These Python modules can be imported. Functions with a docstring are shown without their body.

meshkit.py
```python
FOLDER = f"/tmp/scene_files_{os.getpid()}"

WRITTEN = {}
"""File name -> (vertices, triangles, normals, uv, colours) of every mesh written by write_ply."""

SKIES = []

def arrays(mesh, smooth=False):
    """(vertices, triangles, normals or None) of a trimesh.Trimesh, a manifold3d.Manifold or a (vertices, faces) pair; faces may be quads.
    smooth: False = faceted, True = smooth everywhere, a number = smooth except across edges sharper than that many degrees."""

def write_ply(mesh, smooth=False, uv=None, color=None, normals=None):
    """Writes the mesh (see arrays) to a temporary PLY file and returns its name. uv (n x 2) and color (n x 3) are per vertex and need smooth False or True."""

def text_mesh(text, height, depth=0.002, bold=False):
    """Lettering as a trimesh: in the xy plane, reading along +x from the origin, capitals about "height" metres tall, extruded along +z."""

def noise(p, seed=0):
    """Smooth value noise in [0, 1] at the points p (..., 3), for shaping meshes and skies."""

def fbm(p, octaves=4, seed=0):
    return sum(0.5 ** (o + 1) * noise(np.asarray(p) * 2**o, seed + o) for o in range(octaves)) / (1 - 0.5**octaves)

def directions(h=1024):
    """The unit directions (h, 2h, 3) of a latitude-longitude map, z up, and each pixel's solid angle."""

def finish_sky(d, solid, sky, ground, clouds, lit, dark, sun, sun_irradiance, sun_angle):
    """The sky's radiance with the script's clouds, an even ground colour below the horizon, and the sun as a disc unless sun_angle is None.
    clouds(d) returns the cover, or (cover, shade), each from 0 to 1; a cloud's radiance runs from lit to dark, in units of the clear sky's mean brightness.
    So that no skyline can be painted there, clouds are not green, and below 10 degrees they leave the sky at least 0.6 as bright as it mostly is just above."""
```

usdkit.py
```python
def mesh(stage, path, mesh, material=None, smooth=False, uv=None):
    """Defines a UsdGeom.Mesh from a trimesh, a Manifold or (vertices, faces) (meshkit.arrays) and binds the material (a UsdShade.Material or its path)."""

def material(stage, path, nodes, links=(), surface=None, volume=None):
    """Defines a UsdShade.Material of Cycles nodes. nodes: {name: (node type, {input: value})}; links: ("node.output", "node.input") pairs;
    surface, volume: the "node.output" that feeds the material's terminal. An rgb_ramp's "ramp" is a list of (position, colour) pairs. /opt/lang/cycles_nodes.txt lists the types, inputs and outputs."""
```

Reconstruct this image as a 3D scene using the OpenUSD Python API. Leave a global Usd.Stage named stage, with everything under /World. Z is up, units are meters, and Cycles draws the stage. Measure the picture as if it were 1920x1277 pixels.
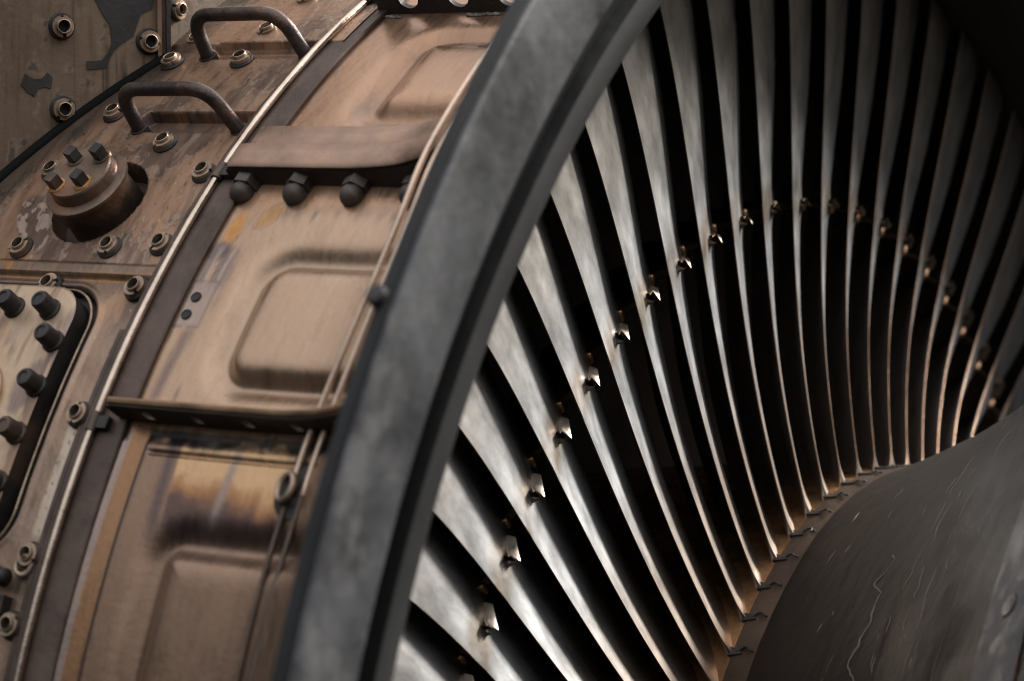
import math, numpy as np, trimesh, usdkit
from meshkit import fbm, noise
from pxr import Usd, UsdGeom, UsdLux, UsdShade, Gf, Sdf, Vt
import shapely.geometry as sg
from shapely import affinity

stage = Usd.Stage.CreateInMemory()
UsdGeom.SetStageUpAxis(stage, UsdGeom.Tokens.z)
UsdGeom.SetStageMetersPerUnit(stage, 1.0)
UsdGeom.Xform.Define(stage, '/World')
UsdGeom.Scope.Define(stage, '/World/Looks')
S = 0.4            # metres per drawing unit (1 unit = radius of the blades' mid-span shrouds)

# ------------------------------------------------------------------ camera
CAM = np.array([1.8295, -3.6316, 1.1452]); YAW, PITCH = 2.1495, -0.0867
d_ = np.array([math.cos(PITCH)*math.cos(YAW), math.cos(PITCH)*math.sin(YAW), math.sin(PITCH)])
r_ = np.cross(d_, [0, 0, 1]); r_ /= np.linalg.norm(r_); u_ = np.cross(r_, d_)
cam = UsdGeom.Camera.Define(stage, '/World/camera')
M4 = np.eye(4); M4[0, :3], M4[1, :3], M4[2, :3], M4[3, :3] = r_, u_, -d_, CAM*S
cam.AddTransformOp().Set(Gf.Matrix4d(*M4.ravel().tolist()))
cam.CreateHorizontalApertureAttr(36.0); cam.CreateVerticalApertureAttr(36.0*681/1024)
cam.CreateFocalLengthAttr(36.0*2.6)
cam.CreateFStopAttr(7.5); cam.CreateFocusDistanceAttr(1.42)
cam.CreateClippingRangeAttr(Gf.Vec2f(0.05, 100))
cam.CreateExposureAttr(0.8)

# ------------------------------------------------------------------ sky and sun (soft overcast)
SUN = np.array([0.35, 0.77, 0.52]); SUN /= np.linalg.norm(SUN)
sky = usdkit.material(stage, '/World/Looks/sky', {
    'tc': ('texture_coordinate', {}),
    'st': ('sky_texture', {'sky_type': 'single_scattering', 'sun_disc': False, 'sun_elevation': math.asin(SUN[2]), 'sun_rotation': math.atan2(SUN[0], SUN[1])}),
    'n': ('noise_texture', {'scale': 1.6, 'detail': 5, 'roughness': 0.55}),
    'r': ('rgb_ramp', {'ramp': [(0.3, (0.98, 0.98, 0.98)), (0.6, (1, 1, 1))]}),
    'cl': ('hsv', {'saturation': 0.12, 'value': 1.25, 'fac': 1.0}),
    'sep': ('separate_xyz', {}), 'grad': ('map_range', {'range_type': 'smoothstep', 'from_min': 0.22, 'from_max': 1.0, 'to_min': 0.012, 'to_max': 2.7, 'clamp': True}),   # bright overhead, horizon shaped near black to keep light off the upper blades
    'cg': ('vector_math', {'math_type': 'scale'}),
    'm': ('mix_color', {'use_clamp': False}),
    'b': ('background_shader', {'strength': 0.11})},
    [('tc.generated', 'n.vector'), ('n.fac', 'r.fac'), ('st.color', 'cl.color'), ('cl.color', 'cg.vector1'), ('tc.generated', 'sep.vector'), ('sep.z', 'grad.value'), ('grad.result', 'cg.scale'), ('st.color', 'm.a'), ('cg.vector', 'm.b'), ('r.color', 'm.fac'), ('m.result', 'b.color')], surface='b.background')
dome = UsdLux.DomeLight.Define(stage, '/World/sky')
dome.GetPrim().SetCustomDataByKey('kind', 'structure')
UsdShade.MaterialBindingAPI.Apply(dome.GetPrim()).Bind(sky)
sun = UsdLux.DistantLight.Define(stage, '/World/sun')
sun.CreateIntensityAttr(1.2); sun.CreateAngleAttr(12.0); sun.CreateNormalizeAttr(True); sun.CreateColorAttr(Gf.Vec3f(1.0, 0.97, 0.93))
sz = SUN; sx = np.cross([1.0, 0, 0], sz); sx /= np.linalg.norm(sx); sy = np.cross(sz, sx)
M = np.eye(4); M[0, :3], M[1, :3], M[2, :3] = sx, sy, sz
sun.AddTransformOp().Set(Gf.Matrix4d(*M.ravel().tolist()))

# ------------------------------------------------------------------ materials
def metal(name, base, rough=0.4, metallic=0.85, var=0.35, scale=12.0, stretch=(1, 1, 1), bump=0.15, bscale=60.0, tint=False, uv=False, rust=None, rvar=0.15, fine=1.0, spec=0.5):
    """weathered metal: cloudy tone, streaks along the stretched direction, fine grain in the relief and roughness"""
    b = np.asarray(base, float)
    n = {'g': ('geometry', {}), 'tc': ('texture_coordinate', {}),
         'mp': ('mapping', {'scale': [scale*s for s in stretch]}),
         'n1': ('noise_texture', {'scale': 1.0, 'detail': 7, 'roughness': 0.62}),
         'r1': ('rgb_ramp', {'ramp': [(0.28, b*(1-var)), (0.5, b), (0.72, np.minimum(b*(1+var), 0.95))]}),
         'n2': ('noise_texture', {'scale': bscale, 'detail': 6, 'roughness': 0.6}),
         'mr': ('map_range', {'from_min': 0.3, 'from_max': 0.7, 'to_min': rough-rvar, 'to_max': rough+rvar, 'clamp': True}),
         'bp': ('bump', {'strength': bump, 'distance': 0.002*fine}),
         'p': ('principled_bsdf', {'metallic': metallic, 'specular_ior_level': spec})}
    src = 'tc.UV' if uv else 'g.position'
    L = [(src, 'mp.vector'), ('mp.vector', 'n1.vector'), ('n1.fac', 'r1.fac'), ('g.position', 'n2.vector'), ('n1.fac', 'mr.value'), ('mr.result', 'p.roughness'),
         ('n2.fac', 'bp.height'), ('bp.normal', 'p.normal')]
    col = 'r1.color'
    if rust is not None:
        n['n3'] = ('noise_texture', {'scale': 22.0, 'detail': 8, 'roughness': 0.7}); n['r3'] = ('rgb_ramp', {'ramp': [(0.52, (0, 0, 0)), (0.64, (1, 1, 1))]})
        n['m3'] = ('mix_color', {'b': rust}); L += [('g.position', 'n3.vector'), ('n3.fac', 'r3.fac'), ('r3.color', 'm3.fac'), (col, 'm3.a')]; col = 'm3.result'
    if tint:
        n['at'] = ('attribute', {'attribute': 'tint'}); n['mt'] = ('mix_color', {'blend_type': 'multiply', 'fac': 1.0})
        L += [('at.color', 'mt.a'), (col, 'mt.b')]; col = 'mt.result'
    L.append((col, 'p.base_color'))
    return usdkit.material(stage, '/World/Looks/'+name, n, L, surface='p.BSDF')

K = {}
K['casing'] = metal('casing', (1, 1, 1), 0.31, 0.88, 0.17, 1.0, (60, 14, 1), 0.10, 220, tint=True, uv=True, rvar=0.10)
K['aft'] = metal('aft_skin', (1, 1, 1), 0.38, 0.80, 0.25, 1.0, (70, 16, 1), 0.16, 260, tint=True, uv=True, rvar=0.12)
K['wall'] = metal('bulkhead_skin', (1, 1, 1), 0.5, 0.6, 0.2, 1.0, (80, 8, 1), 0.12, 260, tint=True, uv=True)
K['cover'] = metal('cover_skin', (1, 1, 1), 0.42, 0.7, 0.2, 1.0, (60, 14, 1), 0.12, 240, tint=True, uv=True)
K['strip'] = metal('strip_metal', (0.085, 0.060, 0.048), 0.45, 0.7, 0.45, 30, (1, 1, 1), 0.15, 250)
K['flange'] = metal('flange_metal', (0.27, 0.175, 0.125), 0.40, 0.8, 0.35, 28, (1, 1, 1), 0.12, 250)
K['dark'] = metal('dark_steel', (0.024, 0.020, 0.018), 0.55, 0.3, 0.4, 40, (1, 1, 1), 0.2, 300, rust=(0.075, 0.045, 0.03))
K['nut'] = metal('nut_steel', (0.060, 0.046, 0.038), 0.55, 0.4, 0.4, 60, (1, 1, 1), 0.2, 300)
K['handle'] = metal('handle_steel', (0.055, 0.045, 0.042), 0.42, 0.65, 0.45, 30, (1, 1, 1), 0.25, 350, rust=(0.13, 0.08, 0.06))
K['bronze'] = metal('collar_bronze', (0.34, 0.255, 0.185), 0.38, 0.8, 0.5, 70, (1, 1, 1), 0.15, 300)
K['bore'] = metal('bore_black', (0.012, 0.011, 0.010), 0.6, 0.2, 0.3, 60, (1, 1, 1), 0.1, 300)
K['rod'] = metal('rod_steel', (0.62, 0.50, 0.40), 0.25, 1.0, 0.2, 40, (1, 1, 1), 0.12, 300)
K['wire'] = metal('wire_steel', (0.62, 0.47, 0.36), 0.35, 0.9, 0.15, 40, (1, 1, 1), 0.1, 300)
K['rusty'] = metal('rusty_edge', (0.22, 0.135, 0.075), 0.5, 0.6, 0.5, 40, (1, 1, 1), 0.3, 300)
K['black'] = metal('groove_black', (0.006, 0.006, 0.006), 0.8, 0.0, 0.2, 40, (1, 1, 1), 0.1, 200, spec=0.05)
K['wire_shade'] = metal('wire_in_shade', (0.10, 0.072, 0.055), 0.5, 0.6, 0.4, 40, (1, 1, 1), 0.1, 300)  # darker copy of the wire metal, standing for shade on the lower lengths
K['rust'] = metal('rust_stain', (0.36, 0.17, 0.055), 0.7, 0.2, 0.5, 60, (1, 1, 1), 0.4, 300)
K['boss'] = metal('boss_metal', (0.14, 0.10, 0.075), 0.40, 0.75, 0.5, 26, (1, 1, 1), 0.2, 250, rust=(0.24, 0.13, 0.08))
K['ring'] = metal('ring_paint', (0.042, 0.042, 0.0435), 0.55, 0.2, 0.85, 20, (1, 1, 1), 0.4, 70, rvar=0.10, rust=(0.10, 0.097, 0.097))
K['seal'] = metal('seal_rubber_rim_shade', (0.018, 0.018, 0.018), 0.62, 0.0, 0.3, 14, (1, 1, 1), 0.1, 120, rvar=0.05, spec=0.15)  # also colours the ring rim, where it stands for shading
K['blade'] = metal('blade_steel', (0.60, 0.60, 0.595), 0.36, 0.95, 0.16, 1.0, (26, 60, 1), 0.06, 320, uv=True, rvar=0.05, tint=True)
K['edge'] = metal('blade_edge', (0.24, 0.15, 0.10), 0.30, 0.9, 0.2, 40, (1, 1, 1), 0.05, 300)
K['snub'] = metal('snubber_lit', (0.75, 0.62, 0.50), 0.42, 0.9, 0.3, 60, (1, 1, 1), 0.1, 300)  # brighter copy of the shroud metal, for the lit root fillet
K['shroud'] = metal('shroud_shade', (0.13, 0.095, 0.07), 0.42, 0.8, 0.3, 60, (1, 1, 1), 0.1, 300)  # darkened copy: shade on the shroud wing put into its colour
K['pad'] = metal('contact_copper', (0.95, 0.58, 0.34), 0.28, 1.0, 0.15, 60, (1, 1, 1), 0.05, 300, rvar=0.04)
K['hub'] = metal('hub_copper', (0.62, 0.34, 0.17), 0.32, 0.9, 0.35, 30, (1, 1, 1), 0.1, 250)
K['rim'] = metal('rim_bronze', (0.060, 0.040, 0.028), 0.6, 0.2, 0.4, 30, (1, 1, 1), 0.15, 250, spec=0.15)
K['cone'] = metal('cone_dark', (0.013, 0.0092, 0.0072), 0.6, 0.0, 0.6, 22, (1, 1, 1), 0.5, 70, rvar=0.06, spec=0.12)  # brown-black tone of the centre body
K['crust'] = metal('crust_pale', (0.10, 0.078, 0.062), 0.7, 0.0, 0.5, 80, (1, 1, 1), 0.4, 300)
K['band'] = metal('band_grey', (0.055, 0.052, 0.052), 0.6, 0.1, 0.7, 40, (1, 1, 1), 0.3, 120, spec=0.2, rust=(0.012, 0.010, 0.009))
K['stage'] = metal('stage_grey', (0.25, 0.23, 0.22), 0.6, 0.1, 0.3, 14)
K['inner'] = metal('inner_dark', (0.03, 0.028, 0.027), 0.6, 0.1, 0.3, 14, (1, 1, 1), 0.1, 100)  # dark tone of the inner duct
K['patch'] = metal('patch_paint', (0.022, 0.019, 0.018), 0.5, 0.0, 0.2, 40, (1, 1, 1), 0.15, 250)
K['weld'] = metal('weld_bead', (0.22, 0.19, 0.165), 0.5, 0.7, 0.5, 120, (1, 1, 1), 0.8, 500)

# ------------------------------------------------------------------ helpers
used = {}
origin = {}
def fresh(parent, name):
    k = (parent, name); used[k] = used.get(k, -1) + 1
    return f'{parent}/{name}' + (f'_{used[k]:03d}' if used[k] else '')
def thing(name, label, cat, at, group=None):
    p = fresh('/World', name); x = UsdGeom.Xform.Define(stage, p); x.AddTranslateOp().Set(Gf.Vec3d(*[float(a)*S for a in at]))
    pr = x.GetPrim(); pr.SetCustomDataByKey('label', label); pr.SetCustomDataByKey('category', cat)
    if group: pr.SetCustomDataByKey('group', group)
    origin[p] = np.asarray(at, float); return p
def part(parent, name, mesh, mat, smooth=35, uv=None, tint=None, label=None):
    if hasattr(mesh, 'vertices'): v, f = np.array(mesh.vertices), np.array(mesh.faces)
    else: v, f = np.asarray(mesh[0], float), np.asarray(mesh[1], int)
    if f.shape[1] == 4: f = np.vstack([f[:, [0, 1, 2]], f[:, [0, 2, 3]]])
    top = '/'.join(parent.split('/')[:3])
    p = fresh(parent, name)
    m = usdkit.mesh(stage, p, ((v-origin[top])*S, f), K[mat] if isinstance(mat, str) else mat, smooth=True if (uv is not None or tint is not None) else smooth, uv=uv)
    if tint is not None:
        UsdGeom.PrimvarsAPI(m).CreatePrimvar('tint', Sdf.ValueTypeNames.Color3fArray, 'vertex').Set(Vt.Vec3fArray.FromNumpy(np.ascontiguousarray(tint, np.float32)))
    if label: m.GetPrim().SetCustomDataByKey('label', label)
    return p
def cyl(x, t, r):
    x, t, r = np.broadcast_arrays(np.asarray(x, float), t, r)
    return np.stack([x, r*np.sin(t), r*np.cos(t)], -1)
def frame(x, t, r=1.45):
    """placed(local dx, dt, dr) at a point of the casing"""
    P = cyl(x, t, r); B = np.array([[1, 0, 0], [0, math.cos(t), -math.sin(t)], [0, math.sin(t), math.cos(t)]])
    return lambda v: P + np.asarray(v, float) @ B
def placed(mesh, F):
    m = mesh.copy(); m.vertices = F(m.vertices); return m
def grid_faces(n, m):
    i, j = np.meshgrid(np.arange(n-1), np.arange(m-1), indexing='ij')
    a = i*m+j
    return np.stack([a, a+1, a+m+1, a+m], -1).reshape(-1, 4)
def lathe(profile, t0=0.0, t1=2*math.pi, n=200):
    """a surface of revolution about the engine axis; profile: (x, r) points"""
    pr = np.asarray(profile, float); t = np.linspace(t0, t1, n)
    v = cyl(pr[None, :, 0], t[:, None], pr[None, :, 1]).reshape(-1, 3)
    return v, grid_faces(n, len(pr))
def rev(profile, n=28):
    """a small turned piece about +z; profile: (radius, height)"""
    return trimesh.creation.revolve(np.asarray(profile, float), sections=n)
def tube(pts, rad, n=10, cap=True):
    p = np.asarray(pts, float); t = np.gradient(p, axis=0); t /= np.linalg.norm(t, axis=1, keepdims=True)
    a = np.cross(t[0], [0.3, 0.5, 0.8]); a /= np.linalg.norm(a); A = []
    for k in range(len(p)):
        a = a - t[k]*(a@t[k]); a /= np.linalg.norm(a); A.append(a)
    A = np.array(A); B = np.cross(t, A); an = np.arange(n)*2*np.pi/n
    rad = np.broadcast_to(rad, (len(p),))
    v = p[:, None]+rad[:, None, None]*(np.cos(an)[None, :, None]*A[:, None]+np.sin(an)[None, :, None]*B[:, None])
    f = []
    for i in range(len(p)-1):
        for j in range(n): f.append([i*n+j, (i+1)*n+j, (i+1)*n+(j+1) % n, i*n+(j+1) % n])
    v = v.reshape(-1, 3); f = np.array(f)[:, ::-1]; f = np.vstack([f[:, [0, 1, 2]], f[:, [0, 2, 3]]])
    if cap:
        c0, c1 = len(v), len(v)+1; v = np.vstack([v, p[:1], p[-1:]]); e = (len(p)-1)*n
        f = np.vstack([f, [[c0, (j+1) % n, j] for j in range(n)], [[c1, e+j, e+(j+1) % n] for j in range(n)]])
    m = trimesh.Trimesh(v, f, process=False); m.fix_normals(); return m
def round_path(pts, rad, n=8):
    """a polyline with its corners rounded"""
    p = [np.asarray(q, float) for q in pts]; out = [p[0]]
    for a, b, c in zip(p[:-2], p[1:-1], p[2:]):
        u, w = (a-b)/np.linalg.norm(a-b), (c-b)/np.linalg.norm(c-b)
        s, e = b+u*rad, b+w*rad
        for k in np.linspace(0, 1, n): out.append((1-k)**2*s+2*k*(1-k)*b+k*k*e)
    out.append(p[-1]); return np.array(out)
def ext(poly, h, z=0.0):
    m = trimesh.creation.extrude_polygon(poly, h, engine='earcut'); m.apply_translation([0, 0, z]); return m
def hexpoly(r, n=6, rot=0.0):
    return sg.Polygon([(r*math.cos(rot+k*2*math.pi/n), r*math.sin(rot+k*2*math.pi/n)) for k in range(n)])
def ss(a, b, x): t = np.clip((x-a)/(b-a), 0, 1); return t*t*(3-2*t)
def box_sdf(x, y, x0, x1, y0, y1, rad):
    qx, qy = np.abs(x-(x0+x1)/2)-(x1-x0)/2+rad, np.abs(y-(y0+y1)/2)-(y1-y0)/2+rad
    return np.hypot(np.maximum(qx, 0), np.maximum(qy, 0))+np.minimum(np.maximum(qx, qy), 0)-rad
def fb(x, y, sx, sy, o=4, seed=0): return fbm(np.stack([x*sx, y*sy, np.full_like(x, 0.37)], -1), o, seed)
def mixc(c, col, w): return c*(1-w[..., None])+np.asarray(col, float)*w[..., None]
R0 = 1.45

# ------------------------------------------------------------------ casing: front section
case = thing('engine_casing', 'heat-stained bronze brown engine casing with bolted flanges, handles and recessed panels', 'engine casing', (-0.1, 0, 0))
def flare(x): return R0 + 0.20*np.clip((x+0.06)/0.31, 0, 1)**2.2
def front_height(x, t):
    s = t*R0
    h = np.zeros_like(x)
    dep = 0.0130
    for (x0, x1, t0, t1, rad, wall) in PADS:
        d = box_sdf(x+0.16*(s-(t0+t1)/2*R0)*0, s, x0, x1, t0*R0, t1*R0, rad)
        h -= dep*np.exp(-((d+wall*0.5)/(wall*0.5))**2)
        h += 0.4*dep*ss(-wall*0.5, -wall*1.1, d)
    low = ss(-1.02, -1.03, t)
    h += low*0.004*ss(-0.250, -0.246, x)
    h += low*0.003*ss(-0.278, -0.282, x)
    h += 0.0018*(fb(x, t, 9, 9, 3, 5)-0.5)
    h -= 0.004*np.exp(-((t+1.0365+0.004*x)/0.0014)**2)*ss(-0.245, -0.235, x)*ss(0.02, 0.01, x)
    return h
PADS = ((-0.205, 0.30, -0.685, -0.530, 0.055, 0.046), (-0.205, 0.30, -0.980, -0.832, 0.060, 0.034), (-0.195, 0.30, -1.36, -1.094, 0.050, 0.042))
def front_colour(x, t):
    b = np.array([0.42, 0.248, 0.150])
    c = np.broadcast_to(b, x.shape+(3,)).copy()
    n1 = fb(x, t, 26, 9, 5, 1); n2 = fb(x, t, 90, 10, 5, 2); n3 = fb(x, t, 9, 7, 4, 3); n4 = fb(x, t, 160, 120, 3, 4); st = fb(x, t, 70, 3.5, 4, 21)
    c *= (0.72+0.56*n1)[..., None]
    c = mixc(c, (0.26, 0.17, 0.135), 0.55*ss(0.5, 0.72, n3))
    c = mixc(c, (0.43, 0.31, 0.23), 0.5*ss(0.52, 0.7, n2))
    c = mixc(c, (0.19, 0.12, 0.095), 0.45*ss(0.58, 0.72, st))
    c = mixc(c, (0.16, 0.11, 0.10), 0.6*ss(0.69, 0.74, n4))
    for (x0, x1, t0, t1, rad, wall) in PADS:      # shade of the pressed channels, painted in as darker colour
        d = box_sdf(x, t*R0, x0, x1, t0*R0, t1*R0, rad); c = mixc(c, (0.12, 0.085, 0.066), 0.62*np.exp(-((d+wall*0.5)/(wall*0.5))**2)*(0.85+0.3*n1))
    mid = ss(-0.78, -0.80, t)*ss(-1.0, -0.98, t)
    c = mixc(c, (0.45, 0.315, 0.22), 0.65*mid)
    # orange burnt spot and grey scrapes beneath the nuts
    j = 0.5*(n2-0.5)
    spot = np.exp(-(((x+0.266)/0.014)**2+((t+0.812)/0.022)**2)); c = mixc(c, (0.52, 0.25, 0.09), np.clip(1.2*spot+1.2*j, 0, 1)*ss(0.08, 0.8, spot))
    spot = np.exp(-(((x+0.222-0.6*(t+0.795))/0.016)**2+((t+0.797)/0.014)**2)); c = mixc(c, (0.42, 0.24, 0.11), ss(0.3, 0.55, spot+j*0.5)); c = mixc(c, (0.13, 0.10, 0.08), 0.35*ss(0.22, 0.3, spot+0.5*j)*ss(0.42, 0.32, spot+0.5*j))
    halo = np.exp(-(((x+0.272)/0.02)**2+((t+0.838)/0.012)**2)); c = mixc(c, (0.12, 0.088, 0.09), 0.8*ss(0.25, 0.7, halo+j))
    scr = ss(-0.285, -0.278, x)*ss(-0.232, -0.245, x)*ss(-0.825, -0.84, t)*ss(-0.885, -0.87, t)
    c = mixc(c, (0.38, 0.30, 0.26), scr*0.8*ss(0.45, 0.6, n2)); c = mixc(c, (0.13, 0.10, 0.11), scr*0.55*ss(0.5, 0.42, fb(x, t, 120, 14, 3, 8)))
    mid_shade = mid*ss(-0.802, -0.775, t+0.05*(n2-0.5)+0.03*(n1-0.5)); c = mixc(c, (0.045, 0.05, 0.055), 0.85*mid_shade*ss(-0.25, -0.2, x))  # shadow band below the double flange painted into the tint
    # brushed mounting pad round the two holes, purple run below them
    pad = box_sdf(x, t*R0, -0.288, -0.246, -0.917*R0, -0.870*R0, 0.002); c = mixc(c, (0.33, 0.25, 0.21), 0.8*ss(0.001, -0.001, pad)); c = mixc(c, (0.20, 0.15, 0.115), 0.8*np.exp(-(pad/0.0022)**2)*ss(0.35, 0.5, n2))
    w = mid*ss(-0.912, -0.925, t); c = mixc(c, (0.13, 0.092, 0.085), 0.7*w*np.exp(-((x+0.262+0.05*(n1-.5))/0.009)**2)); c = mixc(c, (0.16, 0.11, 0.08), 0.75*mid*ss(-0.84, -0.86, t)*np.exp(-((x+0.236+0.02*(n2-.5))/0.003)**2)*ss(0.35, 0.5, n3+0.2*(n2-.5)))
    # lower panel: heat colours
    low = ss(-1.012, -1.016, t)
    c = mixc(c, (0.245, 0.160, 0.112), 0.8*low)
    c = mixc(c, (0.36, 0.185, 0.085), low*ss(-0.279, -0.275, x)*ss(-0.249, -0.253, x)*(0.65+0.7*(n1-0.5)))
    c = mixc(c, (0.055, 0.045, 0.05), 0.9*low*np.exp(-((x+0.2465)/0.0035)**2)); c = mixc(c, (0.30, 0.24, 0.22), 0.8*low*np.exp(-((x+0.281)/0.004)**2))
    c = mixc(c, (0.11, 0.08, 0.08), 0.85*low*np.exp(-((x+0.204+0.08*(t+1.03))/0.009)**2)*ss(-1.125, -1.09, t))
    hot = low*ss(-0.194, -0.190, x+0.10*(t+1.03))*ss(-0.018, -0.028, x+0.10*(t+1.03))
    fr = t+0.010*(n2-0.5)+0.022*(fb(x, t, 50, 14, 4, 11)-0.5)+0.045*(fb(x, t, 22, 34, 5, 12)-0.5)
    c = mixc(c, (0.60, 0.375, 0.205), hot*ss(-1.085, -1.052, fr)); c = mixc(c, (0.36, 0.17, 0.075), hot*0.85*ss(-1.050, -1.068, fr)*ss(-1.096, -1.076, fr)); c = mixc(c, (0.115, 0.076, 0.070), hot*0.9*ss(-1.064, -1.080, fr)*ss(-1.114, -1.088, fr))
    c = mixc(c, (0.32, 0.24, 0.20), 0.9*low*np.exp(-((x+0.108-0.12*(t+1.05))/0.0065)**2)*ss(-1.10, -1.09, t)*ss(-1.02, -1.03, t))
    low_shade = low*ss(-1.031, -1.022, t+0.030*(fb(x, t, 40, 40, 4, 14)-0.5)); c = mixc(c, (0.042, 0.044, 0.048), 0.92*low_shade*ss(-0.25, -0.24, x))  # black shadow under the lower flange painted into the tint
    c = mixc(c, (0.12, 0.09, 0.08), 0.7*low*np.exp(-((x-0.008)/0.006)**2)*ss(-1.1, -1.2, t))
    top = ss(-0.70, -0.68, t); c = mixc(c, (0.40, 0.235, 0.15), 0.55*top)
    c = mixc(c, (0.20, 0.15, 0.12), 0.7*top*np.exp(-(((x+0.196)/0.012)**2+((t+0.652)/0.02)**2)))
    return np.clip(c, 0.01, 0.9)
def skin(parent, name, x0, x1, t0, t1, hf, cf, mat, rf, step=0.0024, label=None):
    nx, nt = max(3, int((x1-x0)/step)), max(3, int((t1-t0)*R0/step))
    x, t = np.meshgrid(np.linspace(x0, x1, nx), np.linspace(t0, t1, nt), indexing='ij')
    v = cyl(x, t, rf(x)+hf(x, t)).reshape(-1, 3)
    # a turned-down edge gives the sheet its thickness
    part(parent, name, (v, grid_faces(nx, nt)[:, ::-1]), mat, uv=np.stack([x, t*R0], -1).reshape(-1, 2), tint=cf(x, t).reshape(-1, 3), label=label)
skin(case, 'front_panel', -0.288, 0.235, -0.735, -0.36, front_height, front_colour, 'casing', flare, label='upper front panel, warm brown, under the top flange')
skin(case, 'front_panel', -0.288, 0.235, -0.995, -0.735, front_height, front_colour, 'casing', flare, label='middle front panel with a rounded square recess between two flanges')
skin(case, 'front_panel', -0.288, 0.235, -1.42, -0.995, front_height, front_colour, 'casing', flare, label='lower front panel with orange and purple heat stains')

# ------------------------------------------------------------------ casing: aft section
BOSS = (-0.512, -0.786)
def rr2(x, t, x0, x1, t0, t1, rad): return box_sdf(x, t*R0, x0, x1, t0*R0, t1*R0, rad)
def aft_height(x, t):
    h = 0.0014*(fb(x, t, 14, 14, 3, 35)-0.5)
    h -= 0.016*ss(0.0015, -0.0015, rr2(x, t, -0.540, -0.30, -0.694, -0.668, 0.012))
    h -= 0.010*ss(0.0015, -0.0015, rr2(x, t, -0.520, -0.30, -0.582, -0.560, 0.010))
    h -= 0.045*ss(0.002, -0.002, np.hypot(x-BOSS[0], (t-BOSS[1])*R0)-0.068)
    d = rr2(x, t, -0.80, -0.412, -1.135, -0.885, 0.055)
    h -= 0.014*ss(0.002, -0.003, d); h += 0.003*np.exp(-((d-0.006)/0.004)**2)
    h += 0.004*ss(-0.8735, -0.8705, t)*ss(-0.857, -0.860, t) + 0.0025*ss(-0.8735, -0.8705, t)
    h += 0.006*ss(-0.5655, -0.5625, t)
    return h
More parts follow.
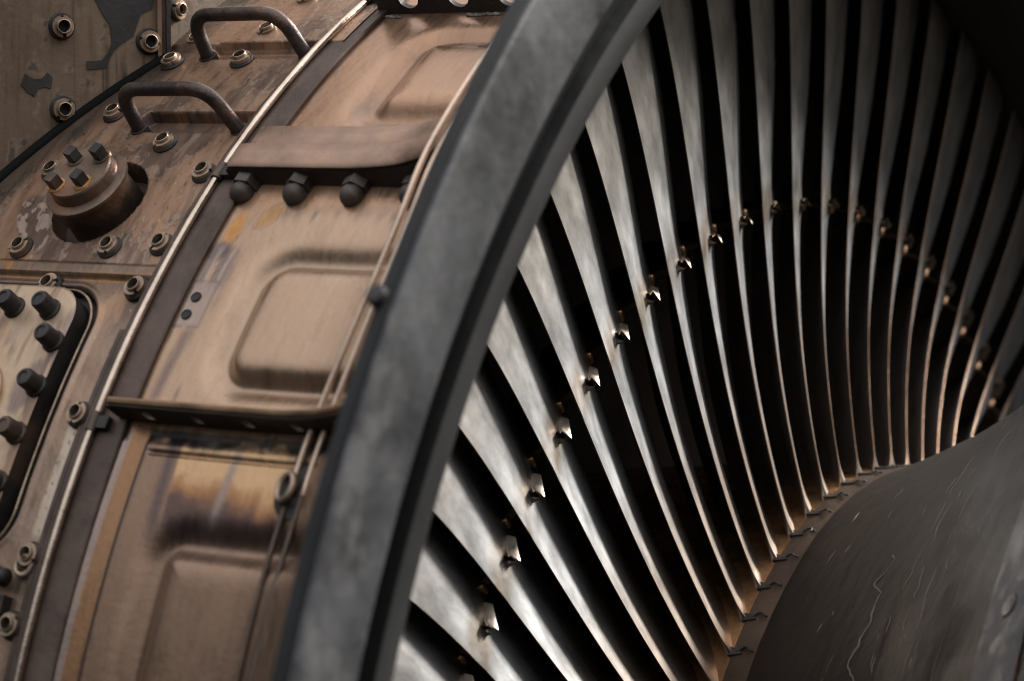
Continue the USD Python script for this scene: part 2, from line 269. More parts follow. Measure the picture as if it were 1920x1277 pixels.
def aft_colour(x, t):
    c = np.broadcast_to(np.array([0.33, 0.20, 0.128]), x.shape+(3,)).copy()
    n1 = fb(x, t, 16, 11, 5, 41); n2 = fb(x, t, 70, 20, 5, 42); n3 = fb(x, t, 22, 20, 6, 43); n4 = fb(x, t, 240, 240, 3, 44); st = fb(x+0.3*t, t, 60, 5, 4, 45)
    c *= (0.72+0.56*n1)[..., None]
    c = mixc(c, (0.125, 0.085, 0.066), 0.8*ss(0.49, 0.57, n3+0.10*(n2-0.5)))
    c = mixc(c, (0.37, 0.275, 0.215), 0.7*ss(0.535, 0.545, n3+0.10*(n2-0.5))*ss(0.565, 0.55, n3+0.10*(n2-0.5)))
    c = mixc(c, (0.16, 0.115, 0.09), 0.6*ss(0.55, 0.7, st))
    c = mixc(c, (0.40, 0.29, 0.22), 0.5*ss(0.56, 0.7, n2))
    c = mixc(c, (0.45, 0.36, 0.29), 0.9*ss(0.745, 0.77, n4)); c = mixc(c, (0.05, 0.04, 0.035), 0.8*ss(0.28, 0.25, n4))
    # flaked pale patches by the bolted boss, darker bare area round them
    w = np.exp(-(((x+0.60+0.9*(t+0.815))/0.032)**2+((t+0.815)/0.034)**2)); c = mixc(c, (0.11, 0.082, 0.07), 0.8*ss(0.25, 0.5, w+0.3*(n2-.5))); c = mixc(c, (0.46, 0.345, 0.285), 0.9*ss(0.35, 0.5, w)*ss(0.535, 0.56, fb(x, t, 70, 60, 4, 47)))
    # darker towards the bulkhead
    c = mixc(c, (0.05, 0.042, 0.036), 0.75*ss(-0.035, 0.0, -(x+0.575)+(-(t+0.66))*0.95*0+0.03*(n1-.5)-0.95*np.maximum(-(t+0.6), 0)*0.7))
    # rust run under the seam strap
    w = np.exp(-np.maximum(-(t+0.870), 0)/0.006)*ss(-0.866, -0.8705, t); c = mixc(c, (0.48, 0.225, 0.06), w*ss(0.40, 0.55, n2+0.5*(n1-.5)))
    strap = ss(-0.8735, -0.871, t)*ss(-0.857, -0.859, t); c = mixc(c, (0.20, 0.145, 0.11), 0.7*strap); c = mixc(c, (0.45, 0.21, 0.05), 0.9*strap*ss(-0.55, -0.59, x)*ss(0.45, 0.55, n2))
    below = ss(-0.874, -0.877, t); c = mixc(c, (0.15, 0.11, 0.09), 0.7*below*ss(-0.905, -0.885, t+0.06*(n2-.5)))
    c = mixc(c, (0.30, 0.212, 0.16), 0.55*below*ss(-0.9, -0.93, t))
    w = ss(-0.382, -0.377, x+0.006*(n2-.5))*ss(-1.012, -1.02, t)*ss(-1.125, -1.11, t); c = mixc(c, (0.50, 0.40, 0.31), 0.9*w); c = mixc(c, (0.13, 0.09, 0.07), 0.8*w*ss(0.64, 0.68, n4))
    s = ss(0.001, -0.001, rr2(x, t, -0.540, -0.30, -0.694, -0.668, 0.012)); c = mixc(c, (0.19, 0.115, 0.075), 0.8*s); c = mixc(c, (0.10, 0.09, 0.10), 0.6*s*ss(0.45, 0.6, fb(x, t, 60, 60, 4, 52))); c = mixc(c, (0.34, 0.2, 0.10), 0.6*s*ss(0.55, 0.65, fb(x, t, 70, 70, 4, 53))); c = mixc(c, (0.62, 0.46, 0.31), s*ss(-0.375, -0.365, x))
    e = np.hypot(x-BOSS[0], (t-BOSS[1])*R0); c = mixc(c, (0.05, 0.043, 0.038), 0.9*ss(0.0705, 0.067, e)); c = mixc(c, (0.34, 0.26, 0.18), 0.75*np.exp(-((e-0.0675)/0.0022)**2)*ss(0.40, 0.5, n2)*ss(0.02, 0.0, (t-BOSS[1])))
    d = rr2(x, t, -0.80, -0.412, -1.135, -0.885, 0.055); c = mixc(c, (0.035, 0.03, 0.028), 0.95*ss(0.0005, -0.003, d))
    return np.clip(c, 0.008, 0.9)
aft_r = lambda x: np.full_like(x, R0)
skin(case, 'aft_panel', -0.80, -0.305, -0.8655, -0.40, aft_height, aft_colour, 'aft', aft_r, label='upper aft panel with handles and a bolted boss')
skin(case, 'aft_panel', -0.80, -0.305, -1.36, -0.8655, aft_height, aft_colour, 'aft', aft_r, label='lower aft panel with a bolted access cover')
# the remaining circumference, plain, for the shadows and reflections it gives
part(case, 'casing_shell', lathe([(-0.80, R0-0.03), (-0.30, R0-0.03), (-0.06, R0-0.03), (0.10, R0+0.02), (0.235, R0+0.12)], 0, 2*math.pi, 160), 'strip')

# raised joint strip with its bright rod
def strap(parent, name, x0, x1, t0, t1, r0, r1, mat, n=120, bev=0.002):
    m = lathe([(x0, r0), (x0, r1-bev), (x0+bev, r1), (x1-bev, r1), (x1, r1-bev), (x1, r0)], t0, t1, n)
    part(parent, name, (m[0], m[1][:, ::-1]), mat)
strap(case, 'joint_strip', -0.352, -0.286, -1.42, -0.36, R0-0.03, R0+0.007, 'strip')
strap(case, 'joint_strip', -0.362, -0.3525, -1.42, -0.925, R0-0.02, R0+0.005, 'strip')
tt = np.linspace(-1.40, -0.37, 160)
rodp = part(case, 'tie_rod', tube(cyl(-0.331, tt, R0+0.0125), 0.0052, 12), 'rod', True)
for t in (-0.482, -0.7545, -1.016):
    a = np.linspace(t-0.0085, t+0.0085, 6); part(rodp, 'collar', tube(cyl(-0.331, a, R0+0.0125), 0.0075, 14), 'strip')
    F = frame(-0.319, t, R0+0.010); part(case, 'rod_clip', placed(trimesh.creation.box([0.022, 0.016, 0.012]), F), 'dark')

# flanges
def curved_flange(name, x0, x1, ta, tb, h0, h1, mat, label=None, holes=(), n=60, lift=0.0):
    """a plate standing on the casing from angle ta to tb, its foot following the flare"""
    xs = np.linspace(x0, x1, n); rise = flare(xs)-R0
    end = np.clip(np.minimum((xs-x0)/0.012, 1), 0, 1); tops = R0+rise+h0+(h1-h0)*0+lift
    tops = tops+0.034*np.clip((xs+0.14)/0.20, 0, 1.2)**2-0.012*(1-np.sqrt(1-(1-end)**2))
    bt = 0.0035
    sec = []
    for x, tp, rs in zip(xs, tops, rise):
        foot = R0+rs-0.02
        sec.append(cyl([x]*6, np.array([ta, ta, ta+bt, tb-bt, tb, tb]), np.array([foot, tp-0.004, tp, tp, tp-0.004, foot])))
    v = np.array(sec); m = v.shape[1]; f = grid_faces(n, m)
    V = v.reshape(-1, 3); F4 = f
    caps = np.array([[0, 1, 2], [0, 2, 3], [0, 3, 5], [3, 4, 5]]); e = (n-1)*m
    tri = np.vstack([F4[:, [0, 1, 2]], F4[:, [0, 2, 3]], caps, (caps+e)[:, ::-1]])
    tm = trimesh.Trimesh(V, tri, process=False); tm.fix_normals()
    return part(case, name, tm, mat, label=label)
# double flange in the middle
f1 = curved_flange('split_flange', -0.312, 0.11, -0.7265, -0.698, 0.021, 0, 'flange', 'upper plate of the double split flange')
f2 = curved_flange('split_flange', -0.318, 0.11, -0.7565, -0.7275, 0.030, 0, 'flange', 'lower plate of the double split flange with domed nuts')
part(case, 'underside_shade', (lambda xs: (np.vstack([cyl(xs, -0.762, R0-0.03), cyl(xs, -0.759, flare(xs)+0.024+0.034*np.clip((xs+0.14)/0.20, 0, 1.2)**2)]), np.array([[i, i+1, 60+i+1, 60+i] for i in range(59)])))(np.linspace(-0.312, 0.11, 60)), 'dark')  # dark sheet standing for shade on the flange underside
for x in (-0.284, -0.200, -0.112, -0.022):
    F = frame(x, -0.7590, flare(np.array(x))+0.004)
    Rm = trimesh.transformations.rotation_matrix(math.pi/2, [1, 0, 0])
    hx = ext(hexpoly(0.0185, 6, 0.35+x*9).buffer(-0.0015).buffer(0.0015, 3), 0.0145); hx.apply_transform(Rm)          # along -t
    dm = rev([(0.0160*math.sin(a_), 0.0215+0.0160*math.cos(a_)) for a_ in np.linspace(0, 2.05, 14)], 28); dm.apply_transform(Rm)
    part(f2, 'domed_nut', placed(trimesh.util.concatenate([hx, dm]), F), 'nut', 30)
# single flange with bolt holes, lower
def holed_flange(name, x0, x1, t, thick, foot, top, holes, hr, mat, label, edge_mat=None, tooth=0.0):
    n = 90
    xs = np.linspace(x0, x1, n)
    up = np.array([flare(np.array(x))-R0 for x in xs])
    bot = [(x, foot-0.03+u) for x, u in zip(xs, up)]; tp = [(x, top+u) for x, u in zip(xs, up)]
    poly = sg.Polygon(bot+tp[::-1]).buffer(-0.010, 8).buffer(0.010, 8)
    for hx, hz in holes: poly = poly.difference(sg.Point(hx, hz+flare(np.array(hx))-R0).buffer(hr, 12))
    m = trimesh.creation.extrude_polygon(poly, thick, engine='earcut')       # (x, dr, dt)
    v = np.array(m.vertices); tloc = t+(v[:, 2]-thick/2)/R0
    m.vertices = cyl(v[:, 0], tloc, R0+v[:, 1]); m.fix_normals()
    return part(case, name, m, mat, 25, label=label)
hf = holed_flange('holed_flange', -0.300, 0.11, -1.0065, 0.007, 0.0, 0.042, [(x, 0.019) for x in (-0.245, -0.170, -0.094, -0.022, 0.05)], 0.0092, 'dark', 'lower thin flange with a row of bolt holes')
xs = np.linspace(-0.292, 0.105, 80)
part(hf, 'edge_strip', tube(cyl(xs, -1.0045, flare(xs)+0.0425), 0.0046, 8), 'rusty')
for x in (-0.245, -0.170, -0.094, -0.022, 0.05):
    F = frame(x, -1.0065-0.0045/R0, flare(np.array(x))+0.019); a_ = np.linspace(-0.6, 2.0, 14); part(hf, 'hole_glint', tube(F(np.stack([0.0095*np.cos(a_), 0*a_, 0.0095*np.sin(a_)], -1)), 0.0018*np.sin(np.linspace(0.3, 2.84, 14)), 6), 'rusty', True)  # orange glint at each hole, modelled as a crescent
tf = holed_flange('holed_flange', -0.302, 0.11, -0.4975, 0.008, 0.0, 0.075, [(x, 0.025) for x in (-0.248, -0.167, -0.088, -0.01, 0.07)], 0.0165, 'dark', 'upper flange with large round holes')
rg = np.random.default_rng(7)
for a, b in ((-0.296, -0.262), (-0.150, -0.105)):
    for x in np.linspace(a, b, 9):
        s = trimesh.creation.icosphere(2, 0.0035*(0.8+0.5*rg.random())); s.vertices *= [1.3, 0.8, 0.7]; part(tf, 'weld_bead', placed(s, frame(x+rg.normal()*0.001, -0.5065+rg.normal()*0.0008, flare(np.array(x))+0.001)), 'weld', True)

# small holes in the middle panel
for x, t in ((-0.270, -0.887), (-0.272, -0.905)):
    part(case, 'rivet_hole', placed(rev([(0.0075, 0.0), (0.0068, 0.0016), (0.0060, 0.0016), (0.0057, 0.0008), (0, 0.0008)], 20), frame(x, t, R0+0.0004)), 'bore')

# eyelet that holds the wires
F = frame(0.002, -1.060, flare(np.array(0.0))+0.001)
ey = part(case, 'eyelet', placed(rev([(0, 0.004), (0.030, 0.0042), (0.0345, 0.002), (0.035, -0.003)], 36), F), 'dark')
ring_t = np.linspace(0, 2*np.pi, 33)
F = frame(-0.012, -1.058, flare(np.array(0.0))+0.013)
part(ey, 'eye_ring', tube(F(np.stack([0.0125*np.cos(ring_t), 0.0165*np.sin(ring_t), 0.004*np.cos(ring_t)], -1)), 0.0042, 10, cap=False), 'bronze', True)
part(ey, 'eye_bore', placed(rev([(0, -0.004), (0.0105, -0.004), (0.0105, -0.012), (0, -0.012)], 20), F), 'bore')

# fasteners
castle = sg.Point(0, 0).buffer(0.0150, 16).difference(sg.Point(0, 0).buffer(0.0098, 16))
def fastener(parent, F, k, size=1.0, mat='bronze'):
    rot = (k*67) % 360
    w = rev([(0, 0.0035), (0.0165, 0.0035), (0.0185, 0.0015), (0.0190, -0.004)], 28)
    c = affinity.rotate(castle.difference(sg.box(0.009, -0.0025, 0.02, 0.0025)).difference(sg.box(-0.02, -0.002, -0.0125, 0.002)), rot, origin=(0, 0))
    col = ext(c, 0.0058, 0.0030)
    inn = rev([(0.0082, 0.0015), (0.0082, 0.0128), (0.0088, 0.0134), (0.0098, 0.0130), (0.0104, 0.0115), (0.0104, 0.003)], 28)
    bore = rev([(0, 0.0046), (0.0083, 0.0046), (0.0083, 0.001), (0, 0.001)], 20)
    for m in (w, col, inn, bore): m.apply_scale(size)
    p = part(parent, 'fastener', placed(w, F), 'dark')
    part(p, 'collar', placed(col, F), mat); part(p, 'sleeve', placed(inn, F), mat, 40); part(p, 'bore', placed(bore, F), 'bore')
FA = [(-0.593, -0.671), (-0.466, -0.712), (-0.573, -0.589), (-0.453, -0.587), (-0.457, -0.536), (-0.625, -0.751), (-0.595, -0.844), (-0.446, -0.840), (-0.366, -0.750), (-0.364, -0.835), (-0.366, -0.883), (-0.510, -0.884),
      (-0.367, -1.008), (-0.368, -1.134), (-0.368, -1.193), (-0.450, -0.473), (-0.566, -0.551), (-0.367, -1.275)]
for k, (x, t) in enumerate(FA): fastener(case, frame(x, t, R0+0.003), k, 0.95)

# grab handles
def handle(x0, x1, t, h):
    F = frame(0, t, R0)
    p = round_path([(x0, 0, -0.012), (x0-0.004, 0.006, h), (x1-0.012, 0.006, h), (x1+0.016, -0.002, -0.012)], 0.034, 10)
    q = part(case, 'handle', tube(F(p), 0.0098, 16), 'handle', True)
    for xx in (x0, x1+0.012): part(q, 'foot', placed(rev([(0, 0.006), (0.0125, 0.006), (0.0135, -0.006)], 18), frame(xx, t, R0-0.002)), 'dark')
handle(-0.531, -0.372, -0.6915, 0.066)
handle(-0.521, -0.362, -0.5785, 0.066)

# bolted boss
F = frame(BOSS[0], BOSS[1], R0)
bs = part(case, 'boss', placed(rev([(0.054, -0.045), (0.0515, 0.0), (0.0505, 0.028), (0.058, 0.032), (0.0585, 0.037), (0.056, 0.0385), (0.047, 0.040), (0.0455, 0.0445), (0.0455, 0.055), (0.044, 0.0575), (0, 0.0575)], 64), F), 'boss', 30)
for dx, dt in ((-0.017, 0.021), (0.024, 0.026), (-0.020, -0.026), (0.020, -0.020)):
    b = ext(hexpoly(0.0095, 4, 0.5).buffer(0.001), 0.018, 0.0575); q = part(bs, 'square_bolt', placed(b, lambda v, dx=dx, dt=dt: F(np.asarray(v)+[dx, dt, 0])), 'dark', 25)
    part(q, 'washer', placed(rev([(0, 0.0595), (0.0125, 0.0595), (0.0135, 0.0570)], 18), lambda v, dx=dx, dt=dt: F(np.asarray(v)+[dx, dt, 0])), 'rust' if dt < 0 else 'boss')

# access cover
def cover_colour(x, t):
    c = np.broadcast_to(np.array([0.47, 0.34, 0.235]), x.shape+(3,)).copy()
    n1 = fb(x, t, 30, 10, 5, 61); n2 = fb(x, t, 80, 12, 5, 62); n3 = fb(x, t, 14, 9, 5, 63)
    c *= (0.75+0.5*n1)[..., None]
    c = mixc(c, (0.20, 0.12, 0.075), 0.8*ss(0.50, 0.62, n2+0.3*(n3-.5))); c = mixc(c, (0.15, 0.105, 0.105), 0.7*ss(0.52, 0.60, n3)); c = mixc(c, (0.45, 0.27, 0.13), 0.5*ss(0.55, 0.7, fb(x, t, 22, 8, 4, 66)))
    return np.clip(c, 0.01, 0.9)
CT = R0+0.019
shp = sg.box(-0.80, -1.130*R0, -0.430, -0.891*R0); shp = shp.buffer(-0.05, 12).buffer(0.05, 12)
x, t = np.meshgrid(np.linspace(-0.80, -0.43, 120), np.linspace(-1.130, -0.891, 150), indexing='ij')
d = box_sdf(x, t*R0, -0.80, -0.430, -1.130*R0, -0.891*R0, 0.05)
out = np.maximum(d, 0)       # pull the grid's corner points back onto the rounded outline
cx, ct_ = np.clip(x, -0.75, -0.48), np.clip(t*R0, -1.130*R0+0.05, -0.891*R0-0.05)
vx, vt = x-cx, t*R0-ct_; L = np.hypot(vx, vt); sc = np.where(L > 0.05, 0.05/np.maximum(L, 1e-9), 1)
xx, t2 = cx+vx*sc, (ct_+vt*sc)/R0
h = CT-0.0015*ss(-0.003, 0.0, box_sdf(xx, t2*R0, -0.80, -0.430, -1.130*R0, -0.891*R0, 0.05))
cv = part(case, 'access_cover', (cyl(xx, t2, h).reshape(-1, 3), grid_faces(120, 150)[:, ::-1]), 'cover', uv=np.stack([xx, t2*R0], -1).reshape(-1, 2), tint=cover_colour(xx, t2).reshape(-1, 3))
o = np.array(shp.exterior.segmentize(0.01).coords)
n = len(o); v = np.vstack([cyl(o[:, 0], o[:, 1]/R0, CT-0.0015), cyl(o[:, 0], o[:, 1]/R0, R0-0.02)])
part(cv, 'cover_side', (v, np.array([[i, i+1, n+i+1, n+i] for i in range(n-1)])), 'dark')  # shaded side of the cover, its shade given by dark metal
g = np.array(shp.buffer(0.010, 12).exterior.segmentize(0.006).coords)
part(cv, 'gasket_edge', tube(cyl(g[:, 0], g[:, 1]/R0, R0-0.003), 0.0022, 8, cap=False), 'bronze', True)
for k, (x, t) in enumerate([(-0.528, -0.912), (-0.468, -0.912), (-0.438, -0.943), (-0.434, -0.986), (-0.436, -1.030), (-0.438, -1.074), (-0.455, -1.112)]):
    F = frame(x-0.004, t-0.004, CT)
    b = rev([(0.0165, -0.001), (0.0165, 0.003), (0.0140, 0.005), (0.0135, 0.026), (0.0115, 0.0295), (0.0075, 0.0300), (0.0070, 0.0285), (0, 0.0285)], 18); b.apply_scale(0.93); part(cv, 'bolt', placed(b, F), 'dark', 30)
part(cv, 'round_plate', placed(rev([(0, 0.006), (0.062, 0.006), (0.0635, 0.005), (0.064, -0.002)], 48), frame(-0.552, -1.008, CT)), metal('plate_metal', (0.42, 0.31, 0.22), 0.42, 0.7, 0.25, 40, (1, 1, 1), 0.12, 250))
# pin with its eye, low on the aft section
F = frame(-0.385, -1.157, R0)
pn = part(case, 'locking_pin', tube(F(np.array([(-0.10, 0.012, 0.022), (-0.03, 0.004, 0.022), (0.004, 0.0, 0.020)])), 0.0115, 14), 'dark', True)
part(pn, 'pin_eye', tube(frame(-0.372, -1.143, R0+0.006)(np.stack([0.012*np.cos(ring_t), 0.012*np.sin(ring_t), 0*ring_t], -1)), 0.0035, 8, cap=False), 'bronze', True)
part(pn, 'pin_block', placed(trimesh.creation.box([0.05, 0.022, 0.02]), frame(-0.405, -1.178, R0+0.006)), 'dark')

# inner duct and the dark stage behind the blades
part(case, 'inner_duct', lathe([(0.235, 1.585), (0.16, 1.50), (0.08, 1.43), (0.0, 1.415), (-0.55, 1.41)], 0, 2*math.pi, 200), 'inner')
part(case, 'stage_wall', lathe([(-0.42, 0.4), (-0.42, 1.43)], 0, 2*math.pi, 120), 'stage')

# ------------------------------------------------------------------ bulkhead
A0 = np.array([-0.71596, -0.99817, 0.0]); HD = np.array([0.49246, 0.87034, 0.0]); ND = np.array([0.87034, -0.49246, 0.0])
bk = thing('bulkhead', 'dark upright bulkhead plates with vertical grime streaks behind the casing, upper left', 'bulkhead', (-0.66, -0.9, 1.1))
def wallpt(h, z, o=0.0): return A0+np.asarray(h)[..., None]*HD+np.asarray(z)[..., None]*np.array([0, 0, 1.0])+np.asarray(o)*ND
def wall_colour(h, z):
    c = np.broadcast_to(np.array([0.175, 0.122, 0.083]), h.shape+(3,)).copy()
    n1 = fb(h, z, 12, 10, 5, 71); st = fb(h, z, 150, 4, 4, 72); n2 = fb(h, z, 60, 50, 4, 73)
    c *= (0.7+0.6*n1)[..., None]
    g = ss(0.10, 0.16, h)*ss(1.235, 1.19, z+0.05*(n1-.5)); c = mixc(c, (0.26, 0.185, 0.125), 0.6*ss(0.08, 0.2, h)); c = mixc(c, (0.06, 0.045, 0.038), 0.85*g*ss(0.56, 0.64, st)); c = mixc(c, (0.07, 0.055, 0.045), 0.5*ss(0.60, 0.72, st))
    c = mixc(c, (0.32, 0.25, 0.19), 0.4*ss(0.56, 0.7, n2)); c = mixc(c, (0.05, 0.04, 0.035), 0.7*ss(0.66, 0.72, n2))
    return np.clip(c, 0.01, 0.9)
h, z = np.meshgrid(np.linspace(-0.25, 0.226, 200), np.linspace(0.80, 1.62, 320), indexing='ij')
part(bk, 'plate', (wallpt(h, z, 0.0012*(fb(h, z, 8, 8, 3, 75)-0.5)[..., None]).reshape(-1, 3), grid_faces(200, 320)), 'wall', uv=np.stack([h, z], -1).reshape(-1, 2), tint=wall_colour(h, z).reshape(-1, 3))
E1 = wallpt(np.array(0.243), np.array(0.0))
def wall2(y, z, o=0.0): return np.stack([np.full_like(y, E1[0])+o, E1[1]+y, z], -1)
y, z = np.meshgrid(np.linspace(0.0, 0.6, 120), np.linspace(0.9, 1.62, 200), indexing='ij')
part(bk, 'plate', (wall2(y, z).reshape(-1, 3), grid_faces(120, 200)), 'wall', uv=np.stack([y+1, z], -1).reshape(-1, 2), tint=(0.55*wall_colour(y, z)).reshape(-1, 3), label='plate right of the corner, shade painted into its darker tint')  # wall colour darkened to paint in the shade past the corner
for hh, w, o, mt in ((0.2275, 0.003, 0.006, 'flange'), (0.2345, 0.006, 0.003, 'strip'), (0.241, 0.003, 0.005, 'dark')):
    b = trimesh.creation.box([w*2, 0.012, 0.82]); v = np.array(b.vertices); b.vertices = wallpt(hh+v[:, 0], 1.21+v[:, 2], (o-0.006+v[:, 1])[:, None]); b.fix_normals(); part(bk, 'corner_angle', b, mt)
def wall_frame(h, z, o=0.0): return lambda v: wallpt(h+np.asarray(v)[:, 0], z+np.asarray(v)[:, 1], (o+np.asarray(v)[:, 2])[:, None])
for k, (hh, zz) in enumerate(((0.089, 1.257), (0.213, 1.238), (0.089, 1.145), (-0.05, 1.35))): fastener(bk, wall_frame(hh, zz, 0.0), k+31, 1.0)
fastener(bk, lambda v: np.stack([E1[0]+np.asarray(v)[:, 2], -0.770+np.asarray(v)[:, 0], 1.283+np.asarray(v)[:, 1]], -1), 40, 0.9)
def flake(pts, o=0.0012):
    p = sg.Polygon(pts).buffer(0.002, 6).buffer(-0.002, 6); m = trimesh.creation.extrude_polygon(p, 0.0012, engine='earcut'); v = np.array(m.vertices); m.vertices = wallpt(v[:, 0], v[:, 1], (v[:, 2]+o-0.0012)[:, None]); m.fix_normals(); part(bk, 'dark_patch', m, 'patch', 20)
flake([(0.134, 1.300), (0.146, 1.277), (0.158, 1.258), (0.160, 1.236), (0.154, 1.222), (0.146, 1.212), (0.136, 1.211), (0.124, 1.210), (0.124, 1.199), (0.140, 1.200), (0.152, 1.202), (0.157, 1.215), (0.164, 1.226), (0.176, 1.236), (0.192, 1.246), (0.197, 1.262), (0.203, 1.276), (0.219, 1.283), (0.223, 1.300), (0.23, 1.36), (0.20, 1.37), (0.18, 1.315), (0.165, 1.31), (0.15, 1.36), (0.13, 1.33)])
flake([(0.031, 1.178), (0.037, 1.193), (0.048, 1.186), (0.060, 1.186), (0.068, 1.195), (0.075, 1.188), (0.073, 1.173), (0.063, 1.175), (0.055, 1.173), (0.050, 1.162), (0.040, 1.168)])
# dark foot where the bulkhead meets the casing
hh = np.linspace(-0.2, 0.24, 60)
def foot(hs):
    P = wallpt(hs, np.zeros_like(hs)); z = np.sqrt(np.maximum(R0**2-P[:, 1]**2, 0)); P[:, 2] = z; return P
part(bk, 'foot_seal', tube(foot(hh)+np.array([0.004, -0.002, 0.0]), 0.0085, 10), 'black', True)

# ------------------------------------------------------------------ ring in front
rg_ = thing('end_ring', 'wide mottled grey metal ring with a black seal around its inner edge', 'ring', (0.28, 0, 0))
part(rg_, 'face', (lambda m: (m[0], m[1]))(lathe([(0.286, 1.768), (0.2915, 1.766), (0.294, 1.760), (0.289, 1.71), (0.282, 1.651), (0.2795, 1.646), (0.262, 1.645)], 0, 2*math.pi, 420)), 'ring')
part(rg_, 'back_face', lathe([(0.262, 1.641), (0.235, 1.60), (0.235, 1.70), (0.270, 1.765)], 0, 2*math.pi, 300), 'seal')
part(rg_, 'rim_edge_shade', lathe([(0.268, 1.764), (0.270, 1.770), (0.284, 1.774), (0.2875, 1.770), (0.287, 1.760)], 0, 2*math.pi, 420), 'seal')  # shading along the rim painted in as a dark material
part(rg_, 'seal', lathe([(0.2742, 1.6088), (0.275, 1.598), (0.274, 1.586), (0.268, 1.570), (0.255, 1.556), (0.235, 1.550)], 0, 2*math.pi, 420), 'seal')
part(rg_, 'groove', lathe([(0.2790, 1.6460), (0.274, 1.643), (0.266, 1.636), (0.264, 1.622), (0.2705, 1.616), (0.2745, 1.609)], 0, 2*math.pi, 420), 'black')
part(rg_, 'rim_bolt', placed(rev([(0, 0.014), (0.009, 0.013), (0.012, 0.009), (0.012, -0.006)], 16), frame(0.272, -0.999, 1.768)), 'dark')

# ------------------------------------------------------------------ bladed rotor
rot = thing('bladed_rotor', 'rotor of narrow curved steel blades linked by small mid-span shrouds', 'rotor', (0, 0, 0))
NB, PH = 66, -0.9192
RK = np.array([0.600, 0.6107, 0.68, 0.76, 0.86, 0.96, 1.0, 1.04, 1.15, 1.30, 1.45, 1.56])
def lean(r): return np.polyval(np.polyfit([0.6107, 1.0, 1.765], [-0.2099, 0.0, -0.1464], 2), r)
def sweep(r): return np.polyval(np.polyfit([0.6107, 1.0, 1.765], [0.1076, 0.0, 0.0544], 2), r)
def stagger(r): return np.radians(np.interp(r, [0.6, 0.8, 1.0, 1.2, 1.4], [58, 62, 70, 79, 85]))
NC = 14
def section(r):
    """camber line (x, arc) from the near edge inwards, and its normal"""
    s = np.linspace(0, 1, NC); ch = 0.20
    ph = stagger(r)*(1-0.6*s**2.5)
    ds = ch/(NC-1); pm = (ph[:-1]+ph[1:])/2
    x = np.concatenate([[0], np.cumsum(-np.cos(pm)*ds)]); a = np.concatenate([[0], np.cumsum(np.sin(pm)*ds)])
    th = 0.0012+0.0065*np.sin(np.pi*np.clip(s, 0, 1))**0.8
    nx, na = np.sin(ph), np.cos(ph)
    return x, a, nx, na, th
def blade_mesh(k):
    rs = np.concatenate([np.linspace(0.598, 0.64, 6)[:-1], np.linspace(0.64, 1.405, 46)])
    P, U, TI = [], [], []
    for r in rs:
        x, a, nx, na, th = section(r)
        fil = 0.020*math.exp(-max(r-0.603, 0)/0.010)
        th = th+fil*0.5
        t0 = PH+k*2*np.pi/NB+lean(r)
        # a slightly raised, sandy band where the shroud joins
        bulge = 0.006*math.exp(-((r-1.0)/0.018)**2)*np.linspace(0.15, 1, NC)
        A = cyl(sweep(r)+x+nx*(th/2+bulge), t0+(a+na*(th/2+bulge))/r, r); B = cyl(sweep(r)+x-nx*th/2, t0+(a-na*th/2)/r, r)
        P.append(np.vstack([A, B[::-1]])); s = np.linspace(0, 0.2, NC); U.append(np.stack([np.r_[s, s[::-1]]+0.37*k, np.full(2*NC, r*0.22+k*1.7)], -1))
        tc = np.array([1.0, 1.0, 1.0])*(1-ss(1.02, 1.25, r))+np.array([0.98, 0.91, 0.83])*ss(1.02, 1.25, r); w_ = ss(0.92, 0.68, r); tc = tc*(1-w_)+np.array([0.78, 0.64, 0.53])*w_
        band = 0.85*ss(0.975, 0.99, r)*ss(1.055, 1.02, r)*np.clip(0.5+1.6*(noise(np.stack([s*90, np.full(NC, r*60), np.full(NC, k*3.1)], -1), 9)-0.35), 0, 1)
        cA = tc*(1-band[:, None])+np.array([0.50, 0.37, 0.24])*band[:, None]; TI.append(np.vstack([cA, np.tile([0.8, 0.72, 0.66], (NC, 1))]))
    P, U, TI = np.array(P), np.array(U), np.array(TI); n, m = P.shape[:2]; TI = np.concatenate([TI, TI[:, :1]], 1)
    P = np.concatenate([P, P[:, :1]], 1); U = np.concatenate([U, U[:, :1]], 1)
    f = grid_faces(n, m+1)
    return P.reshape(-1, 3), f, U.reshape(-1, 2), TI.reshape(-1, 3)
def normals_fix(v, f):
    t = trimesh.Trimesh(v, np.vstack([f[:, [0, 1, 2]], f[:, [0, 2, 3]]]), process=False); return t
